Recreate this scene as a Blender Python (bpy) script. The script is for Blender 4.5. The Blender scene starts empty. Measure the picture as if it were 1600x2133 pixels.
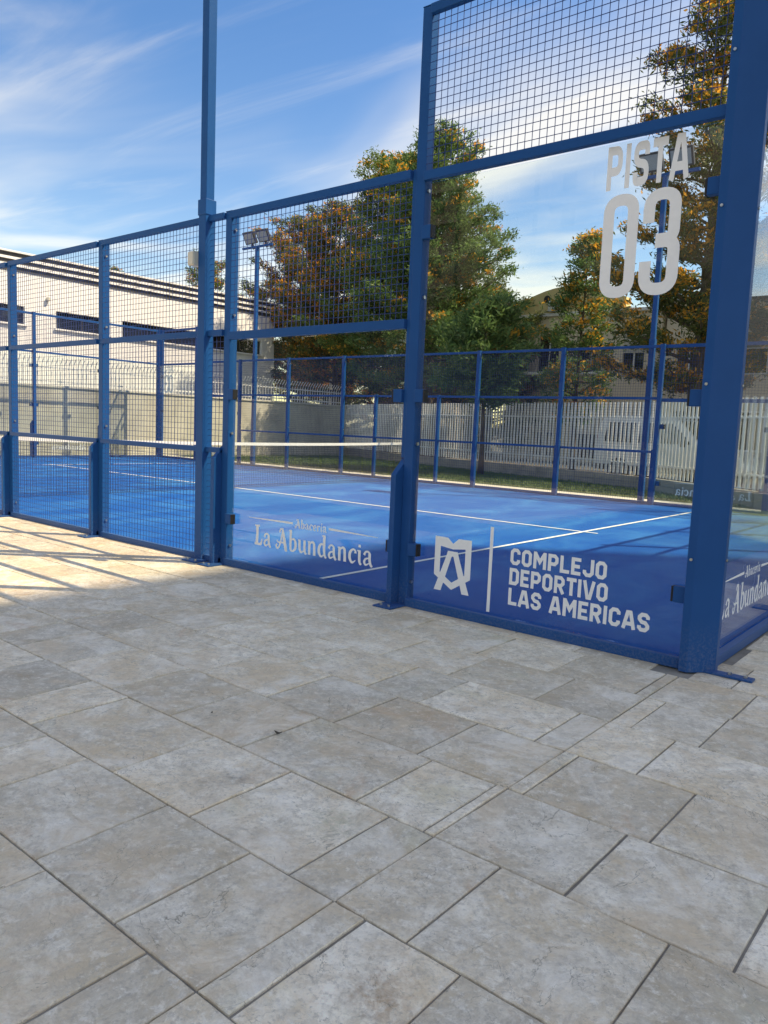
import bpy, bmesh, math, random
import numpy as np
from mathutils import Vector, Matrix
R = math.radians
rnd = random.Random(7)
scn = bpy.context.scene
col = scn.collection

# ------------------------------------------------------------------ camera, sky, sun, exposure
CAM = (1.2423, -4.2266, 1.2567); YAW, PITCH, ROLL, FPX = -0.68829, -0.11019, 0.04136, 1596.34
F = Vector((math.sin(YAW)*math.cos(PITCH), math.cos(YAW)*math.cos(PITCH), math.sin(PITCH)))
r0 = Vector((math.cos(YAW), -math.sin(YAW), 0)); u0 = r0.cross(F)
rr = math.cos(ROLL)*r0 + math.sin(ROLL)*u0; uu = -math.sin(ROLL)*r0 + math.cos(ROLL)*u0
cam = bpy.data.cameras.new('camera'); camo = bpy.data.objects.new('camera', cam); col.objects.link(camo)
camo.matrix_world = Matrix(((rr.x, uu.x, -F.x, CAM[0]), (rr.y, uu.y, -F.y, CAM[1]), (rr.z, uu.z, -F.z, CAM[2]), (0, 0, 0, 1)))
cam.sensor_fit = 'VERTICAL'; cam.sensor_height = 36.0; cam.lens = 36.0*FPX/2133.0
cam.clip_start = 0.05; cam.clip_end = 3000
scn.camera = camo

SUN = Vector((0.59, 0.48, 1.0)).normalized()
sun_el = math.asin(SUN.z); sun_az = math.atan2(SUN.x, SUN.y)
world = bpy.data.worlds.new('World'); scn.world = world; world.use_nodes = True
wn, wl = world.node_tree.nodes, world.node_tree.links
wn.clear()
def wnode(t, **kw):
    n = wn.new(t)
    for k, v in kw.items(): setattr(n, k, v)
    return n
sky = wnode('ShaderNodeTexSky', sky_type='NISHITA', sun_disc=False, sun_elevation=sun_el, sun_rotation=sun_az,
            altitude=50, air_density=1.0, dust_density=0.25, ozone_density=2.0)
tc = wnode('ShaderNodeTexCoord'); sx = wnode('ShaderNodeSeparateXYZ'); wl.new(tc.outputs['Generated'], sx.inputs[0])
mz = wnode('ShaderNodeMath', operation='MAXIMUM'); wl.new(sx.outputs[2], mz.inputs[0]); mz.inputs[1].default_value = 0.06
dx = wnode('ShaderNodeMath', operation='DIVIDE'); wl.new(sx.outputs[0], dx.inputs[0]); wl.new(mz.outputs[0], dx.inputs[1])
dy = wnode('ShaderNodeMath', operation='DIVIDE'); wl.new(sx.outputs[1], dy.inputs[0]); wl.new(mz.outputs[0], dy.inputs[1])
cb = wnode('ShaderNodeCombineXYZ'); wl.new(dx.outputs[0], cb.inputs[0]); wl.new(dy.outputs[0], cb.inputs[1])
def cloud_layer(rot, scale, loc, nscale, detail, rough, dist, lo, hi):
    mp = wnode('ShaderNodeMapping'); wl.new(cb.outputs[0], mp.inputs[0])
    mp.inputs['Rotation'].default_value = (0, 0, R(rot)); mp.inputs['Scale'].default_value = scale; mp.inputs['Location'].default_value = loc
    nz = wnode('ShaderNodeTexNoise'); wl.new(mp.outputs[0], nz.inputs['Vector'])
    nz.inputs['Scale'].default_value = nscale; nz.inputs['Detail'].default_value = detail
    nz.inputs['Roughness'].default_value = rough; nz.inputs['Distortion'].default_value = dist
    mr = wnode('ShaderNodeMapRange', interpolation_type='SMOOTHSTEP'); wl.new(nz.outputs[0], mr.inputs[0])
    mr.inputs[1].default_value = lo; mr.inputs[2].default_value = hi
    return mr.outputs[0]
c1 = cloud_layer(-76, (0.5, 1.0, 1), (5.2, 0.6, 0), 0.75, 5, 0.48, 0.7, 0.40, 0.84)
c2 = cloud_layer(-66, (0.4, 2.0, 1), (0.4, 5.2, 0), 1.3, 9, 0.58, 0.7, 0.47, 0.84)
ad = wnode('ShaderNodeMath', operation='MULTIPLY_ADD'); wl.new(c2, ad.inputs[0]); ad.inputs[1].default_value = 0.30; wl.new(c1, ad.inputs[2])
cl = wnode('ShaderNodeMath', operation='MINIMUM'); wl.new(ad.outputs[0], cl.inputs[0]); cl.inputs[1].default_value = 0.62
mx = wnode('ShaderNodeMix', data_type='RGBA'); wl.new(cl.outputs[0], mx.inputs[0]); hs = wnode('ShaderNodeHueSaturation'); hs.inputs['Hue'].default_value = .514; hs.inputs['Saturation'].default_value = 1.40; hs.inputs['Value'].default_value = .56; wl.new(sky.outputs[0], hs.inputs['Color']); wl.new(hs.outputs[0], mx.inputs[6])
mx.inputs[7].default_value = (2.35, 2.7, 3.2, 1)
bg = wnode('ShaderNodeBackground'); wl.new(mx.outputs[2], bg.inputs[0]); bg.inputs[1].default_value = 0.15
wo = wnode('ShaderNodeOutputWorld'); wl.new(bg.outputs[0], wo.inputs[0])

sl = bpy.data.lights.new('sun', 'SUN'); so = bpy.data.objects.new('sun', sl); col.objects.link(so)
sl.energy = 2.0; sl.angle = R(0.53); sl.color = (1.0, 0.995, 0.98)
so.rotation_euler = SUN.to_track_quat('Z', 'Y').to_euler(); so.location = (10, 8, 30)
vs = scn.view_settings; vs.view_transform = 'Standard'; vs.look = 'None'; vs.exposure = 1.72; vs.gamma = 1.0; vs.use_white_balance = True; vs.white_balance_temperature = 11400; vs.white_balance_tint = 10; vs.use_curve_mapping = False
cy = scn.cycles; cy.max_bounces = 10; cy.transparent_max_bounces = 40; cy.glossy_bounces = 4; cy.diffuse_bounces = 4
cy.use_denoising = True; cy.caustics_reflective = False; cy.caustics_refractive = False

# ------------------------------------------------------------------ helpers
class MB:
    def __init__(s): s.v = []; s.f = []; s.m = []
    def add(s, vs_, fs, mi=0):
        o = len(s.v); s.v += [tuple(p) for p in vs_]; s.f += [tuple(i+o for i in f) for f in fs]; s.m += [mi]*len(fs); return s
    def box(s, x0, x1, y0, y1, z0, z1, mi=0):
        x0, x1 = sorted((x0, x1)); y0, y1 = sorted((y0, y1)); z0, z1 = sorted((z0, z1))
        return s.add([(x0,y0,z0),(x1,y0,z0),(x1,y1,z0),(x0,y1,z0),(x0,y0,z1),(x1,y0,z1),(x1,y1,z1),(x0,y1,z1)],
              [(0,3,2,1),(4,5,6,7),(0,1,5,4),(1,2,6,5),(2,3,7,6),(3,0,4,7)], mi)
    def prism(s, poly, z0, z1, mi=0):
        n = len(poly); a = sum(poly[i][0]*poly[(i+1)%n][1]-poly[(i+1)%n][0]*poly[i][1] for i in range(n))
        if a < 0: poly = poly[::-1]
        return s.add([(p[0],p[1],z0) for p in poly]+[(p[0],p[1],z1) for p in poly],
              [tuple(range(n))[::-1], tuple(range(n,2*n))]+[(i,(i+1)%n,n+(i+1)%n,n+i) for i in range(n)], mi)
    def tube(s, pts, rad, n=6, mi=0, caps=True):
        pts = [Vector(p) for p in pts]; rad = rad if isinstance(rad, (list, tuple)) else [rad]*len(pts)
        vs_ = []; fs = []
        for i, p in enumerate(pts):
            d = (pts[min(i+1,len(pts)-1)]-pts[max(i-1,0)]).normalized()
            a = d.cross(Vector((0,0,1)) if abs(d.z) < .95 else Vector((1,0,0))).normalized(); b = d.cross(a)
            for k in range(n):
                t = 2*math.pi*(k+.5)/n; vs_.append(p+(a*math.cos(t)+b*math.sin(t))*rad[i])
        for i in range(len(pts)-1):
            for k in range(n): fs.append((i*n+k, (i+1)*n+k, (i+1)*n+(k+1)%n, i*n+(k+1)%n))
        if caps: fs += [tuple(range(n)), tuple(range((len(pts)-1)*n, len(pts)*n))[::-1]]
        return s.add(vs_, fs, mi)
    def build(s, name, mat, parent=None, loc=(0,0,0), bevel=0, smooth=False):
        me = bpy.data.meshes.new(name); me.from_pydata(s.v, [], s.f)
        mats = mat if isinstance(mat, (list, tuple)) else [mat]
        for m in mats: me.materials.append(m)
        if len(mats) > 1: me.polygons.foreach_set('material_index', s.m)
        if smooth: me.polygons.foreach_set('use_smooth', [True]*len(s.f))
        me.update()
        return put(name, me, parent, loc, bevel)
def put(name, me, parent=None, loc=(0,0,0), bevel=0):
    o = bpy.data.objects.new(name, me); col.objects.link(o); o.location = loc
    if parent is not None: o.parent = parent
    if bevel:
        b = o.modifiers.new('bevel', 'BEVEL'); b.width = bevel; b.segments = 2; b.limit_method = 'ANGLE'; b.angle_limit = R(40)
        b.harden_normals = False
    return o
def empty(name, label, cat, group=None, loc=(0,0,0)):
    o = bpy.data.objects.new(name, None); col.objects.link(o); o.location = loc; o.empty_display_size = .2
    return tag(o, label, cat, group)
def tag(o, label, cat, group=None, kind=None):
    o['label'] = label; o['category'] = cat
    if group: o['group'] = group
    if kind: o['kind'] = kind
    return o
def structure(o, label, cat):
    return tag(o, label, cat, None, 'structure')

# ------------------------------------------------------------------ materials
def mat(name, c, rough=.6, metal=0, spec=.5, bump=0, bscale=40, var=0, vscale=3, c2=None, detail=6, coat=0, backface=None):
    m = bpy.data.materials.new(name); m.use_nodes = True; n, l = m.node_tree.nodes, m.node_tree.links
    p = n['Principled BSDF']; p.inputs['Base Color'].default_value = (*c, 1); p.inputs['Roughness'].default_value = rough
    p.inputs['Metallic'].default_value = metal; p.inputs['Specular IOR Level'].default_value = spec; p.inputs['Coat Weight'].default_value = coat
    g = n.new('ShaderNodeNewGeometry')
    if var or c2:
        nz = n.new('ShaderNodeTexNoise'); nz.inputs['Scale'].default_value = vscale; nz.inputs['Detail'].default_value = detail
        nz.inputs['Roughness'].default_value = .62; l.new(g.outputs['Position'], nz.inputs['Vector'])
        mr = n.new('ShaderNodeMapRange'); mr.inputs[1].default_value = .33; mr.inputs[2].default_value = .67; l.new(nz.outputs[0], mr.inputs[0])
        mx_ = n.new('ShaderNodeMix'); mx_.data_type = 'RGBA'; l.new(mr.outputs[0], mx_.inputs[0])
        d = c2 or tuple(x*(1-var) for x in c)
        mx_.inputs[6].default_value = (*d, 1); mx_.inputs[7].default_value = (*c, 1); l.new(mx_.outputs[2], p.inputs['Base Color'])
    if bump:
        nb = n.new('ShaderNodeTexNoise'); nb.inputs['Scale'].default_value = bscale; nb.inputs['Detail'].default_value = 5
        l.new(g.outputs['Position'], nb.inputs['Vector'])
        bp = n.new('ShaderNodeBump'); bp.inputs['Strength'].default_value = bump; bp.inputs['Distance'].default_value = .01
        l.new(nb.outputs[0], bp.inputs['Height']); l.new(bp.outputs[0], p.inputs['Normal'])
    return m
M = {}
M['blue'] = mat('blue_powder_coat', (0.0, 0.082, 0.265), .34, spec=.13, var=.10, vscale=2.5, bump=.04, bscale=220)
M['black'] = mat('black_rubber', (.006, .006, .007), .55)
M['wire'] = mat('dark_blue_wire', (0.004, 0.035, 0.17), .5)
M['steel'] = mat('zinc_steel', (.55, .55, .53), .35, metal=1)
M['vinyl'] = mat('white_vinyl', (.90, .90, .90), .45, var=.04, vscale=30)
M['line'] = mat('white_line', (.82, .84, .82), .8, var=.12, vscale=8, bump=.3, bscale=300)
M['white'] = mat('white_render', (.84, .86, .89), .85, var=.07, vscale=.5)
M['whitepaint'] = mat('white_paint', (.74, .75, .76), .5, var=.08, vscale=4)
M['slat'] = mat('grey_white_slat', (.86, .87, .88), .5, c2=(.72, .72, .70), vscale=2.5)
M['darkband'] = mat('dark_grey_band', (.06, .062, .068), .6)
M['concrete'] = mat('cast_concrete', (.56, .54, .48), .9, vscale=.9, c2=(.38, .365, .32), bump=.35, bscale=18, detail=9)
M['lowwall'] = mat('block_wall', (.36, .35, .32), .9, vscale=2.5, c2=(.25, .245, .225), bump=.3, bscale=25)
M['path'] = mat('pale_concrete_path', (.62, .60, .55), .9, var=.18, vscale=3, bump=.2, bscale=80)
M['asphalt'] = mat('asphalt', (.06, .06, .062), .9, var=.25, vscale=2, bump=.3, bscale=120)
M['soil'] = mat('dry_ground', (.13, .115, .095), .95, var=.3, vscale=1.2, bump=.3, bscale=30)
M['lawn'] = mat('lawn_earth', (.05, .09, .025), .95, var=.4, vscale=4)
M['grass'] = mat('grass_blade', (.085, .17, .035), .6, vscale=1.6, c2=(.045, .10, .02))
M['yellow'] = mat('ochre_render', (.70, .56, .28), .85, var=.12, vscale=.9)
M['beige'] = mat('beige_render', (.76, .66, .52), .85, var=.12, vscale=.9)
M['pink'] = mat('rosy_render', (.34, .26, .24), .85, var=.15, vscale=.8)
M['greyhouse'] = mat('grey_render', (.42, .40, .37), .85, var=.12, vscale=.8)
M['brick'] = mat('tower_render', (.30, .27, .24), .85, var=.1, vscale=.4)
M['pane'] = mat('dark_window_glass', (.012, .016, .02), .06, spec=.8)
M['shutter'] = mat('roller_shutter', (.55, .53, .49), .6, var=.1)
M['darkmetal'] = mat('dark_metal', (.03, .03, .034), .45)
M['bark'] = mat('bark', (.14, .105, .075), .95, vscale=7, c2=(.06, .045, .035), bump=.8, bscale=25)
M['box'] = mat('beige_plastic', (.62, .60, .52), .45, var=.08, vscale=15)
M['lampface'] = mat('floodlight_lens', (.30, .32, .33), .15, var=.1, vscale=20)
M['carpaint'] = mat('white_car_paint', (.78, .79, .80), .22, coat=.6)
M['tyre'] = mat('tyre_rubber', (.018, .018, .018), .8)
M['red'] = mat('red_lens', (.35, .012, .012), .2)
M['netcord'] = mat('black_net_cord', (.012, .014, .018), .7)
M['bandwhite'] = mat('white_net_tape', (.78, .77, .72), .7, var=.1, vscale=6)
M['joint'] = mat('dark_joint', (.36, .33, .28), .95, vscale=3, c2=(.17, .15, .125), bump=.5, bscale=60)
M['rooftile'] = mat('terracotta', (.40, .19, .11), .85, var=.25, vscale=4)
M['dryleaf'] = mat('dry_leaf', (.06, .045, .03), .8)

def dust_on(m, z1=.30, amt=.30):
    # dust and rain splash gathered on the lowest part of the steel
    n, l = m.node_tree.nodes, m.node_tree.links; p = n['Principled BSDF']; src = p.inputs['Base Color'].links[0].from_socket
    g = n.new('ShaderNodeNewGeometry'); sp = n.new('ShaderNodeSeparateXYZ'); l.new(g.outputs['Position'], sp.inputs[0])
    mr = n.new('ShaderNodeMapRange'); l.new(sp.outputs[2], mr.inputs[0]); mr.inputs[1].default_value = z1; mr.inputs[2].default_value = 0; mr.inputs[3].default_value = .0; mr.inputs[4].default_value = 1
    nz = n.new('ShaderNodeTexNoise'); nz.inputs['Scale'].default_value = 70; nz.inputs['Detail'].default_value = 8; nz.inputs['Roughness'].default_value = .75; l.new(g.outputs['Position'], nz.inputs['Vector'])
    m2 = n.new('ShaderNodeMapRange'); l.new(nz.outputs[0], m2.inputs[0]); m2.inputs[1].default_value = .45; m2.inputs[2].default_value = .75; m2.inputs[4].default_value = amt
    mu = n.new('ShaderNodeMath'); mu.operation = 'MULTIPLY'; l.new(mr.outputs[0], mu.inputs[0]); l.new(m2.outputs[0], mu.inputs[1])
    mx_ = n.new('ShaderNodeMix'); mx_.data_type = 'RGBA'; l.new(mu.outputs[0], mx_.inputs[0]); l.new(src, mx_.inputs[6]); mx_.inputs[7].default_value = (.40, .37, .31, 1)
    l.new(mx_.outputs[2], p.inputs['Base Color'])
    r2 = n.new('ShaderNodeMapRange'); l.new(nz.outputs[0], r2.inputs[0]); r2.inputs[1].default_value = .3; r2.inputs[2].default_value = .7; r2.inputs[3].default_value = .28; r2.inputs[4].default_value = .48; l.new(r2.outputs[0], p.inputs['Roughness'])
dust_on(M['blue'])
def glass_material():
    m = bpy.data.materials.new('clear_glass'); m.use_nodes = True; n, l = m.node_tree.nodes, m.node_tree.links; n.clear()
    g = n.new('ShaderNodeNewGeometry')
    # the same Fresnel curve on both faces of the pane
    io = n.new('ShaderNodeMapRange'); l.new(g.outputs['Backfacing'], io.inputs[0]); io.inputs[3].default_value = 1.37; io.inputs[4].default_value = 1/1.37
    fr = n.new('ShaderNodeFresnel'); l.new(io.outputs[0], fr.inputs[0])
    tr = n.new('ShaderNodeBsdfTransparent'); tr.inputs[0].default_value = (.94, .968, .958, 1)
    gl = n.new('ShaderNodeBsdfGlossy'); gl.inputs['Roughness'].default_value = .0; gl.inputs[0].default_value = (1, 1, 1, 1)
    mx_ = n.new('ShaderNodeMixShader'); l.new(fr.outputs[0], mx_.inputs[0]); l.new(tr.outputs[0], mx_.inputs[1]); l.new(gl.outputs[0], mx_.inputs[2])
    # thin film of dust and wiped streaks
    nz = n.new('ShaderNodeTexNoise'); nz.inputs['Scale'].default_value = 1.6; nz.inputs['Detail'].default_value = 8; l.new(g.outputs['Position'], nz.inputs['Vector'])
    mr = n.new('ShaderNodeMapRange'); mr.inputs[1].default_value = .48; mr.inputs[2].default_value = .72; mr.inputs[3].default_value = .001; mr.inputs[4].default_value = .016; l.new(nz.outputs[0], mr.inputs[0])
    df = n.new('ShaderNodeBsdfDiffuse'); df.inputs[0].default_value = (.7, .72, .72, 1)
    m2 = n.new('ShaderNodeMixShader'); l.new(mr.outputs[0], m2.inputs[0]); l.new(mx_.outputs[0], m2.inputs[1]); l.new(df.outputs[0], m2.inputs[2])
    o = n.new('ShaderNodeOutputMaterial'); l.new(m2.outputs[0], o.inputs[0])
    return m
M['glass'] = glass_material()

def turf_material():
    m = mat('blue_turf', (.012, .12, .52), .95, spec=.02); n, l = m.node_tree.nodes, m.node_tree.links; p = n['Principled BSDF']
    g = n.new('ShaderNodeNewGeometry'); mp = n.new('ShaderNodeMapping'); mp.inputs['Scale'].default_value = (1.1, .55, 1); mp.inputs['Rotation'].default_value = (0, 0, R(25)); l.new(g.outputs['Position'], mp.inputs[0])
    a = n.new('ShaderNodeTexNoise'); a.inputs['Scale'].default_value = .9; a.inputs['Detail'].default_value = 9; a.inputs['Roughness'].default_value = .66; a.inputs['Distortion'].default_value = .7; l.new(mp.outputs[0], a.inputs['Vector'])
    mr = n.new('ShaderNodeMapRange'); mr.inputs[1].default_value = .46; mr.inputs[2].default_value = .70; l.new(a.outputs[0], mr.inputs[0])
    mx_ = n.new('ShaderNodeMix'); mx_.data_type = 'RGBA'; l.new(mr.outputs[0], mx_.inputs[0])
    mx_.inputs[6].default_value = (.0, .10, .37, 1); mx_.inputs[7].default_value = (.02, .19, .47, 1)
    b = n.new('ShaderNodeTexNoise'); b.inputs['Scale'].default_value = 160; b.inputs['Detail'].default_value = 3; l.new(g.outputs['Position'], b.inputs['Vector'])
    br = n.new('ShaderNodeMapRange'); br.inputs[1].default_value = .3; br.inputs[2].default_value = .7; br.inputs[3].default_value = .7; br.inputs[4].default_value = 1.25; l.new(b.outputs[0], br.inputs[0])
    mu = n.new('ShaderNodeMix'); mu.data_type = 'RGBA'; mu.blend_type = 'MULTIPLY'; mu.inputs[0].default_value = 1; l.new(mx_.outputs[2], mu.inputs[6]); l.new(br.outputs[0], mu.inputs[7])
    l.new(mu.outputs[2], p.inputs['Base Color'])
    bp = n.new('ShaderNodeBump'); bp.inputs['Strength'].default_value = .5; bp.inputs['Distance'].default_value = .008; l.new(b.outputs[0], bp.inputs['Height']); l.new(bp.outputs[0], p.inputs['Normal'])
    return m
M['turf'] = turf_material()

def slab_material():
    m = mat('stamped_stone', (.4, .4, .4), .62, spec=.12); n, l = m.node_tree.nodes, m.node_tree.links; p = n['Principled BSDF']
    g = n.new('ShaderNodeNewGeometry'); oi = n.new('ShaderNodeObjectInfo')
    # every slab shows another piece of the stone pattern
    off = n.new('ShaderNodeVectorMath'); off.operation = 'SCALE'; off.inputs[0].default_value = (37, 91, 13); l.new(oi.outputs['Random'], off.inputs['Scale'])
    pos = n.new('ShaderNodeVectorMath'); l.new(g.outputs['Position'], pos.inputs[0]); l.new(off.outputs[0], pos.inputs[1])
    def noise(scale, detail, rough, dist=0, vec=None):
        t = n.new('ShaderNodeTexNoise'); t.inputs['Scale'].default_value = scale; t.inputs['Detail'].default_value = detail
        t.inputs['Roughness'].default_value = rough; t.inputs['Distortion'].default_value = dist; l.new(vec or pos.outputs[0], t.inputs['Vector']); return t.outputs[0]
    def rng(x, a, b, c=0, d=1):
        t = n.new('ShaderNodeMapRange'); l.new(x, t.inputs[0])
        for i, v in enumerate((a, b, c, d)): t.inputs[i+1].default_value = v
        return t.outputs[0]
    def mix(f, a, b, mode='MIX'):
        t = n.new('ShaderNodeMix'); t.data_type = 'RGBA'; t.blend_type = mode
        if isinstance(f, float): t.inputs[0].default_value = f
        else: l.new(f, t.inputs[0])
        for i, c in ((6, a), (7, b)):
            if isinstance(c, tuple): t.inputs[i].default_value = (*c, 1)
            else: l.new(c, t.inputs[i])
        return t.outputs[2]
    base = mix(rng(noise(5.5, 12, .80, .6), .41, .58), (.70, .60, .465), (1.0, .895, .725))
    base = mix(rng(noise(2.0, 9, .72, .9), .45, .61, 0, .88), base, (.76, .595, .40))
    base = mix(rng(noise(1.3, 9, .70, 1.0), .60, .74, 0, .6), base, (.66, .45, .28))
    base = mix(rng(noise(1.7, 7, .66, .6), .58, .74, 0, .55), base, (.70, .65, .45))
    rv = rng(oi.outputs['Random'], 0, 1, .76, 1.12)
    base = mix(1.0, base, rv, 'MULTIPLY')
    base = mix(rng(noise(16, 10, .80, .4), .48, .59, 0, .5), base, (.53, .455, .355))
    base = mix(rng(noise(26, 9, .8, .3), .52, .62, 0, .6), base, (1.0, .92, .78))
    base = mix(rng(noise(55, 8, .78), .52, .61, 0, .55), base, (.43, .375, .305))
    base = mix(rng(noise(60, 8, .78, 0, g.outputs['Position']), .60, .70, 0, .7), base, (.95, .90, .80))
    base = mix(rng(noise(13, 7, .80), .66, .71, 0, .85), base, (.20, .18, .15))
    base = mix(rng(noise(2.3, 8, .68, 1.1), .50, .64, 0, .55), base, (.78, .60, .41))
    base = mix(rng(noise(1.5, 8, .68, 1.1), .60, .70, 0, .55), base, (.66, .42, .25))
    base = mix(rng(noise(3.0, 8, .7, .8), .52, .66, 0, .55), base, (1.0, .92, .79))
    for (px, py), rd_, cc_, am in (((0.272, -2.985), 0.130, (.50, .30, .16), 0.75), ((-0.790, -2.527), 0.075, (.20, .19, .17), 0.70), ((-0.318, -2.506), 0.140, (.47, .47, .32), 0.60), ((-0.797, -2.647), 0.100, (.50, .38, .26), 0.50), ((-0.332, -1.600), 0.120, (.50, .40, .29), 0.50), ((-1.388, -2.530), 0.200, (.48, .42, .34), 0.60), ((-0.133, -2.816), 0.160, (.46, .40, .33), 0.50)):
        dv = n.new('ShaderNodeVectorMath'); dv.operation = 'DISTANCE'; l.new(g.outputs['Position'], dv.inputs[0]); dv.inputs[1].default_value = (px, py, 0)
        dn = n.new('ShaderNodeMath'); dn.operation = 'MULTIPLY_ADD'; l.new(noise(9, 6, .65, .6, g.outputs['Position']), dn.inputs[0]); dn.inputs[1].default_value = rd_*1.6; l.new(dv.outputs['Value'], dn.inputs[2])
        sf_ = n.new('ShaderNodeMath'); sf_.operation = 'MULTIPLY'; l.new(rng(dn.outputs[0], rd_*1.75, rd_*.8, 0, am), sf_.inputs[0]); l.new(rng(noise(34, 8, .72, .8, g.outputs['Position']), .40, .60), sf_.inputs[1])
        base = mix(sf_.outputs[0], base, cc_)
    led = noise(1.8, 7, .56, .9)
    fr_ = n.new('ShaderNodeMath'); fr_.operation = 'PINGPONG'; l.new(led, fr_.inputs[0]); fr_.inputs[1].default_value = .0425
    base = mix(rng(fr_.outputs[0], .0425, .0404, .85, 0), base, mix(rng(noise(2.6, 4, .6), .44, .54), base, (.30, .26, .20)))
    l.new(base, p.inputs['Base Color'])
    # riven ledges: terraces of a stretched noise, plus grain
    st = n.new('ShaderNodeMath'); st.operation = 'SNAP'; l.new(led, st.inputs[0]); st.inputs[1].default_value = .085
    sm = n.new('ShaderNodeMath'); sm.operation = 'MULTIPLY_ADD'; l.new(noise(30, 8, .62), sm.inputs[0]); sm.inputs[1].default_value = .055; l.new(st.outputs[0], sm.inputs[2])
    s2 = n.new('ShaderNodeMath'); s2.operation = 'MULTIPLY_ADD'; l.new(noise(6, 8, .6, 1.2), s2.inputs[0]); s2.inputs[1].default_value = .16; l.new(sm.outputs[0], s2.inputs[2])
    bp = n.new('ShaderNodeBump'); bp.inputs['Strength'].default_value = 1.0; bp.inputs['Distance'].default_value = .11; l.new(s2.outputs[0], bp.inputs['Height']); l.new(bp.outputs[0], p.inputs['Normal'])
    l.new(rng(noise(5, 5, .6), .3, .7, .48, .72), p.inputs['Roughness'])
    return m
M['slab'] = slab_material()

def leaf_material(name, ca, cb_, trans=.5):
    m = bpy.data.materials.new(name); m.use_nodes = True; n, l = m.node_tree.nodes, m.node_tree.links; n.clear()
    g = n.new('ShaderNodeNewGeometry')
    mx_ = n.new('ShaderNodeMix'); mx_.data_type = 'RGBA'; l.new(g.outputs['Random Per Island'], mx_.inputs[0])
    mx_.inputs[6].default_value = (*ca, 1); mx_.inputs[7].default_value = (*cb_, 1)
    d = n.new('ShaderNodeBsdfPrincipled'); d.inputs['Roughness'].default_value = .55; d.inputs['Specular IOR Level'].default_value = .35; l.new(mx_.outputs[2], d.inputs['Base Color'])
    t = n.new('ShaderNodeBsdfTranslucent'); l.new(mx_.outputs[2], t.inputs[0])
    ms = n.new('ShaderNodeMixShader'); ms.inputs[0].default_value = trans; l.new(d.outputs[0], ms.inputs[1]); l.new(t.outputs[0], ms.inputs[2])
    o = n.new('ShaderNodeOutputMaterial'); l.new(ms.outputs[0], o.inputs[0]); return m
M['leaf_a'] = leaf_material('olive_leaf', (.045, .10, .025), (.18, .26, .07))
M['leaf_b'] = leaf_material('fresh_leaf', (.05, .125, .042), (.17, .27, .09))
M['leaf_c'] = leaf_material('dark_leaf', (.045, .08, .027), (.18, .21, .065))
M['blossom'] = leaf_material('orange_blossom', (.55, .22, .03), (.95, .50, .08), .55)
M['blossom_b'] = leaf_material('rusty_blossom', (.45, .16, .03), (.88, .38, .07), .55)

# ------------------------------------------------------------------ ground
S = 1.0074                         # post pitch factor read from the photograph (2.015 m bays)
XL = -20*S; YF = 10.30
structure(MB().add([(-600,-600,-.06),(600,-600,-.06),(600,600,-.06),(-600,600,-.06)], [(0,1,2,3)]).build('ground', M['soil']), 'dry earth ground reaching to the horizon', 'ground')
FEN = [(-21.0, 20.0), (-15.5, 17.8), (-8.7, 15.5), (-6.0, 14.55), (-4.7, 13.5), (-2.7, 12.1), (0.5, 11.6), (9.0, 11.5)]
# street behind the fence
structure(MB().add([(-80,22.4,-.03),(60,13.8,-.03),(60,19,-.03),(-80,27.6,-.03)], [(0,1,2,3)]).build('street', M['asphalt']), 'asphalt street behind the white slat fence', 'street')
# lawn between court and fence
lp = [(-21.0, 11.45)] + FEN[:6] + [(-2.7, 11.45)]
structure(MB().add([(x, y, -.012) for x, y in lp], [tuple(range(len(lp)))[::-1]]).build('lawn', M['lawn']), 'strip of green lawn between court and fence', 'lawn')
pth = MB().add([(XL-.0,YF+.16,-.004),(6,YF+.16,-.004),(6,11.45,-.004),(XL-.0,11.45,-.004)], [(0,1,2,3)])
pth.add([(-21.0,-20,-.004),(XL-.12,-20,-.004),(XL-.12,11.45,-.004),(-21.0,11.45,-.004)], [(0,1,2,3)])
structure(pth.build('concrete_path', M['path']), 'pale concrete path around the far edges of the court', 'path')
court = structure(MB().add([(XL-.06,.02,-.002),(.03,.02,-.002),(.03,YF+.1,-.002),(XL-.06,YF+.1,-.002)], [(0,1,2,3)]).build('court_surface', M['turf']), 'blue artificial turf of the padel court', 'court')
def marking(name, x0, x1, y0, y1): MB().add([(x0,y0,.003),(x1,y0,.003),(x1,y1,.003),(x0,y1,.003)], [(0,1,2,3)]).build(name, M['line'], court)
NETX = -10*S
for sx_ in (1, -1):
    xs = NETX + sx_*6.95*S
    marking('service_line', xs-.025, xs+.025, .06, YF-.02)
    a, b = sorted((NETX, xs+sx_*.2)); 
    if sx_ > 0: marking('centre_line', a, xs-.027, YF/2-.025, YF/2+.025); marking('centre_line', xs+.027, b, YF/2-.025, YF/2+.025)
    else: marking('centre_line', xs+.027, b, YF/2-.025, YF/2+.025); marking('centre_line', a, xs-.027, YF/2-.025, YF/2+.025)

structure(MB().add([(1.0,3.3,-.003),(30,3.3,-.003),(30,11.4,-.003),(1.0,11.4,-.003)], [(0,1,2,3)]).build('lawn', M['grass']), 'patch of lawn beyond the end glass, mirrored in it', 'lawn')
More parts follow.
